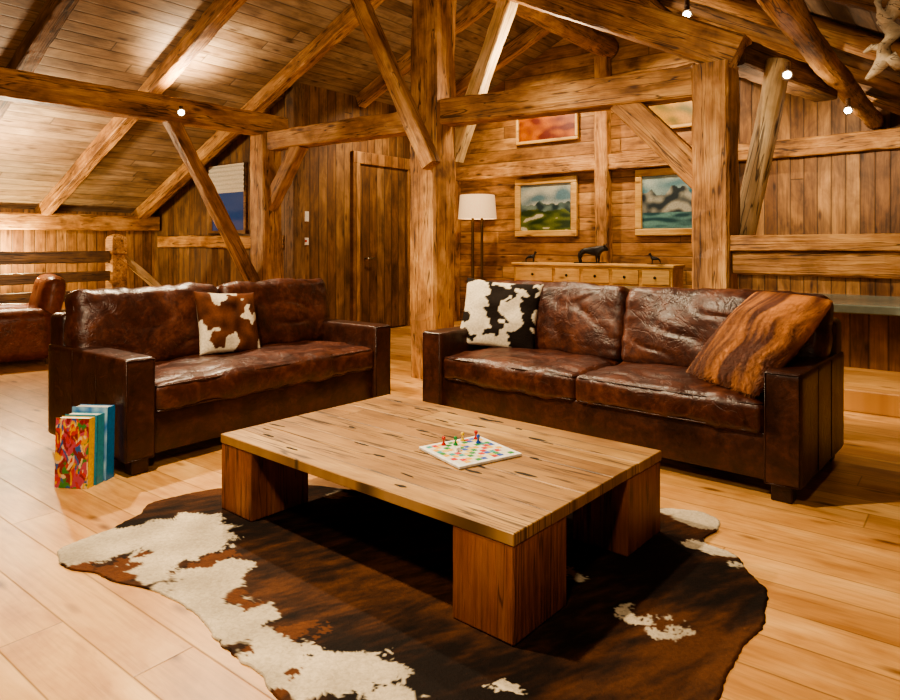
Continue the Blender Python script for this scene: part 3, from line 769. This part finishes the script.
def warm1(s, q):
    k = .45+1.6*nz(s*5, q*6, 33)
    if q > .6+.1*nz(s*4, 0, 2): return lp3((.35, .16, .01), (.5, .28, .03), k)
    return lp3((.12, .008, .002), (.4, .1, .004), k)
def warm2(s, q): return lp3((.1, .08, .008), (.42, .2, .01), .5+1.5*nz(s*4, q*5, 43))
painting('framed green mountain landscape painting above the left half of the sideboard', -5.82, -4.72, 1.43, 2.35, land1)
painting('framed blue lake and rocky mountain painting above the right half of the sideboard', -3.8, -2.76, 1.43, 2.37, land2)
painting('red and orange painting high on the back wall above the green landscape', -5.8, -4.7, 2.9, 3.62, warm1, .05)
painting('yellow orange painting high on the back wall above the blue landscape', -3.75, -2.78, 2.9, 3.62, warm2, .05)

# ------------------------------------------------------------------ spotlights and small fittings
def spotlight(label, p, aim, stem, sc=1.0):
    p = Vector(p); t = thing('spotlight', label, 'spotlight', p, 0, 'small ceiling spotlights')
    d = (Vector(aim)-p).normalized()
    cyl('stem', (0, 0, 0), (0, 0, stem), .02*sc, M['timber_dark'], t, n=10)
    cyl('housing', -d*.05*sc, d*.045*sc, .03*sc, M['steel'], t, .042*sc, 20)
    bm = bmesh.new(); cyl_bm(bm, d*.046*sc, d*.052*sc, .028*sc, .026*sc, 20); from_bm(bm, 'lit_lens', M['bulb'], t)
def at(px, py, v):
    k = (px-450)/F; Y = v/(CU-SU*k)
    return Vector((k*Y, Y, CAMZ+(HOR-py)*Y/F))
spotlight('small lit spotlight under the long tie beam at left', at(181, 112, 3.75), (-.6, 2.5, 1.2), .06)
spotlight('small lit spotlight at the top edge high above the longer sofa', at(687, 13, 5.4), (1.0, 3, 1.5), .16)
spotlight('small lit spotlight just right of the right post', at(787, 74, 5.0), (1.2, 2.2, 1.4), .08, .85)
spotlight('small lit spotlight furthest right beneath the purlin log', at(848, 109, 5.9), (2, 3.4, 1.3), .08, .85)
t = thing('wall_control', 'small white control panel with switches on the door wall', 'switch', W(UL, 6.0, 0), ANG+PI/2)
box('panel', -.05, .05, -.02, 0, 1.62, 1.76, M['white'], t, .004)
box('switch_plate', -.05, .05, -.015, 0, 1.3, 1.4, M['white'], t, .004)
box('indicator', -.015, .015, -.018, -.01, 1.34, 1.37, M['red'], t)
def bp(px, py, d=0): return at(px, py, 4.0)+Vector((0, d, 0))
t = thing('gnarled_branch', 'pale gnarled branch hanging under the roof at the far right', 'branch', (0, 0, 0))
tube('branch_stem', [bp(915, -10), bp(898, 6), bp(888, 20, .03), bp(893, 34, -.02), bp(884, 46), bp(889, 58, .03), bp(876, 70), bp(866, 80)], [.06, .05, .036, .045, .03, .042, .026, .01], M['drift'], t, 10)
tube('side_branch', [bp(889, 56), bp(902, 64, .03), bp(915, 62, .05)], [.035, .026, .016], M['drift'], t, 10)
tube('side_branch', [bp(889, 24), bp(878, 16, -.02), bp(874, 4, -.03), bp(880, -6)], [.028, .022, .018, .01], M['drift'], t, 10)
tube('side_branch', [bp(885, 48), bp(874, 46, .02), bp(866, 52, .02)], [.024, .016, .007], M['drift'], t, 10)

# ------------------------------------------------------------------ armchair
t = thing('armchair', 'russet leather club armchair by the balustrade at far left', 'armchair', (-4.9, 7.45, 0), R(-52))
LR = M['leather_red']
box('base', -.3, .3, -.42, .36, .06, .3, LR, t, .02, 3, True)
cushion('seat_cushion', .58, .66, .16, .05, LR, t, .03, (0, -.1, .38), n=20, wr=.008, seed=2)
cushion('backrest', .92, .62, .2, .09, LR, t, .05, (0, .36, .64), (R(80), 0, 0), n=24, wr=.01, seed=5)
for s in (-1, 1):
    cushion('arm', .24, .84, .54, .115, LR, t, .02, (s*.4, -.03, .33), n=20, wr=.006, seed=7+s)
    for y in (-.38, .32): cyl('foot', (s*.4, y, 0), (s*.4, y, .08), .03, M['timber_dark'], t)

# ------------------------------------------------------------------ lights
def light(kind, loc, power, col=(1, .76, .5), size=.3, aim=None, angle=60, blend=.6, name='room_light'):
    ld = bpy.data.lights.new(name, kind); ld.energy = power; ld.color = col
    if kind == 'AREA': ld.size = size
    else: ld.shadow_soft_size = size
    if kind == 'SPOT': ld.spot_size = R(angle); ld.spot_blend = blend
    o = bpy.data.objects.new(name, ld); C.objects.link(o); o.location = loc
    if aim is not None: o.rotation_euler = (Vector(aim)-Vector(loc)).to_track_quat('-Z', 'Y').to_euler()
    return o
WC = (1, .79, .52)
light('SPOT', (-1.5, 2.8, 3.6), 820, WC, .07, (.5, 3.6, 0), 115, .8)
light('SPOT', (-.2, .8, 2.5), 170, WC, .12, (-.6, 4.0, .2), 120, .9)  # frontal fill added above the camera for the seating, no fixture
light('SPOT', tuple(W(-3.2, 4.5, 3.6)), 280, WC, .06, (.9, 4.3, .5), 75, .7)
light('SPOT', tuple(W(-5.6, 3.6, 3.7)), 800, WC, .06, (-.8, 4.6, .5), 95, .7)
light('SPOT', (-1.8, 1.2, 2.2), 300, WC, .25, tuple(W(-6.9, 4.0, 3.2)), 105, .9)  # added near the camera to brighten the dark timbers at upper left
light('SPOT', (1.0, 1.0, 2.0), 110, WC, .25, tuple(W(-2.8, 5.2, 2.8)), 90, .9)  # added fill without a fixture, towards the beam by the right post
for u in (-5.3, -3.3): light('SPOT', tuple(W(u, 7.7, 4.0)), 340, WC, .05, tuple(W(u, 9.2, 2.2)), 100, .8)
light('SPOT', tuple(W(-1.2, 7.2, 2.6)), 200, WC, .05, tuple(W(-.8, 9.2, 1.7)), 110, .8)
light('SPOT', tuple(W(-.3, 6.4, 2.4)), 150, WC, .05, tuple(W(0, 6.8, 0)), 110, .8)
light('SPOT', tuple(W(-6.0, 7.0, 3.6)), 230, WC, .05, tuple(W(-7.2, 7.4, 1.2)), 110, .8)
light('SPOT', tuple(W(-7.15, 4.25, 2.92)), 240, WC, .05, tuple(W(-7.25, 4.3, 4)), 125, 1)
light('SPOT', tuple(W(-1.3, 5.9, 2.0)), 40, WC, .1, tuple(W(-1.3, 5.9, 4)), 150, 1)  # added uplight to brighten the right roof slope, no lamp there
light('POINT', tuple(W(-8.8, 3.0, 2.0)), 210, WC, .1)
light('POINT', tuple(W(-10.5, 3.6, 1.2)), 110, (1, .8, .42), .1)
light('POINT', tuple(W(-6.28, 8.75, 1.95)), 12, WC, .05)
light('POINT', tuple(W(-3.2, 5.6, 3.0)), 90, WC, .2)
wd = bpy.data.worlds.new('night'); bpy.context.scene.world = wd; wd.use_nodes = True
wd.node_tree.nodes['Background'].inputs[0].default_value = (1, .75, .5, 1); wd.node_tree.nodes['Background'].inputs[1].default_value = .05
try:
    bpy.context.scene.view_settings.look = 'AgX - Medium High Contrast'
except Exception: pass

cam = bpy.data.cameras.new('camera'); co = bpy.data.objects.new('camera', cam); C.objects.link(co)
co.location = (0, 0, CAMZ); co.rotation_euler = (R(90), 0, 0)
cam.sensor_width = 36; cam.lens = 36*F/900; cam.shift_y = -(350-HOR)/900; cam.clip_start = .05
bpy.context.scene.camera = co
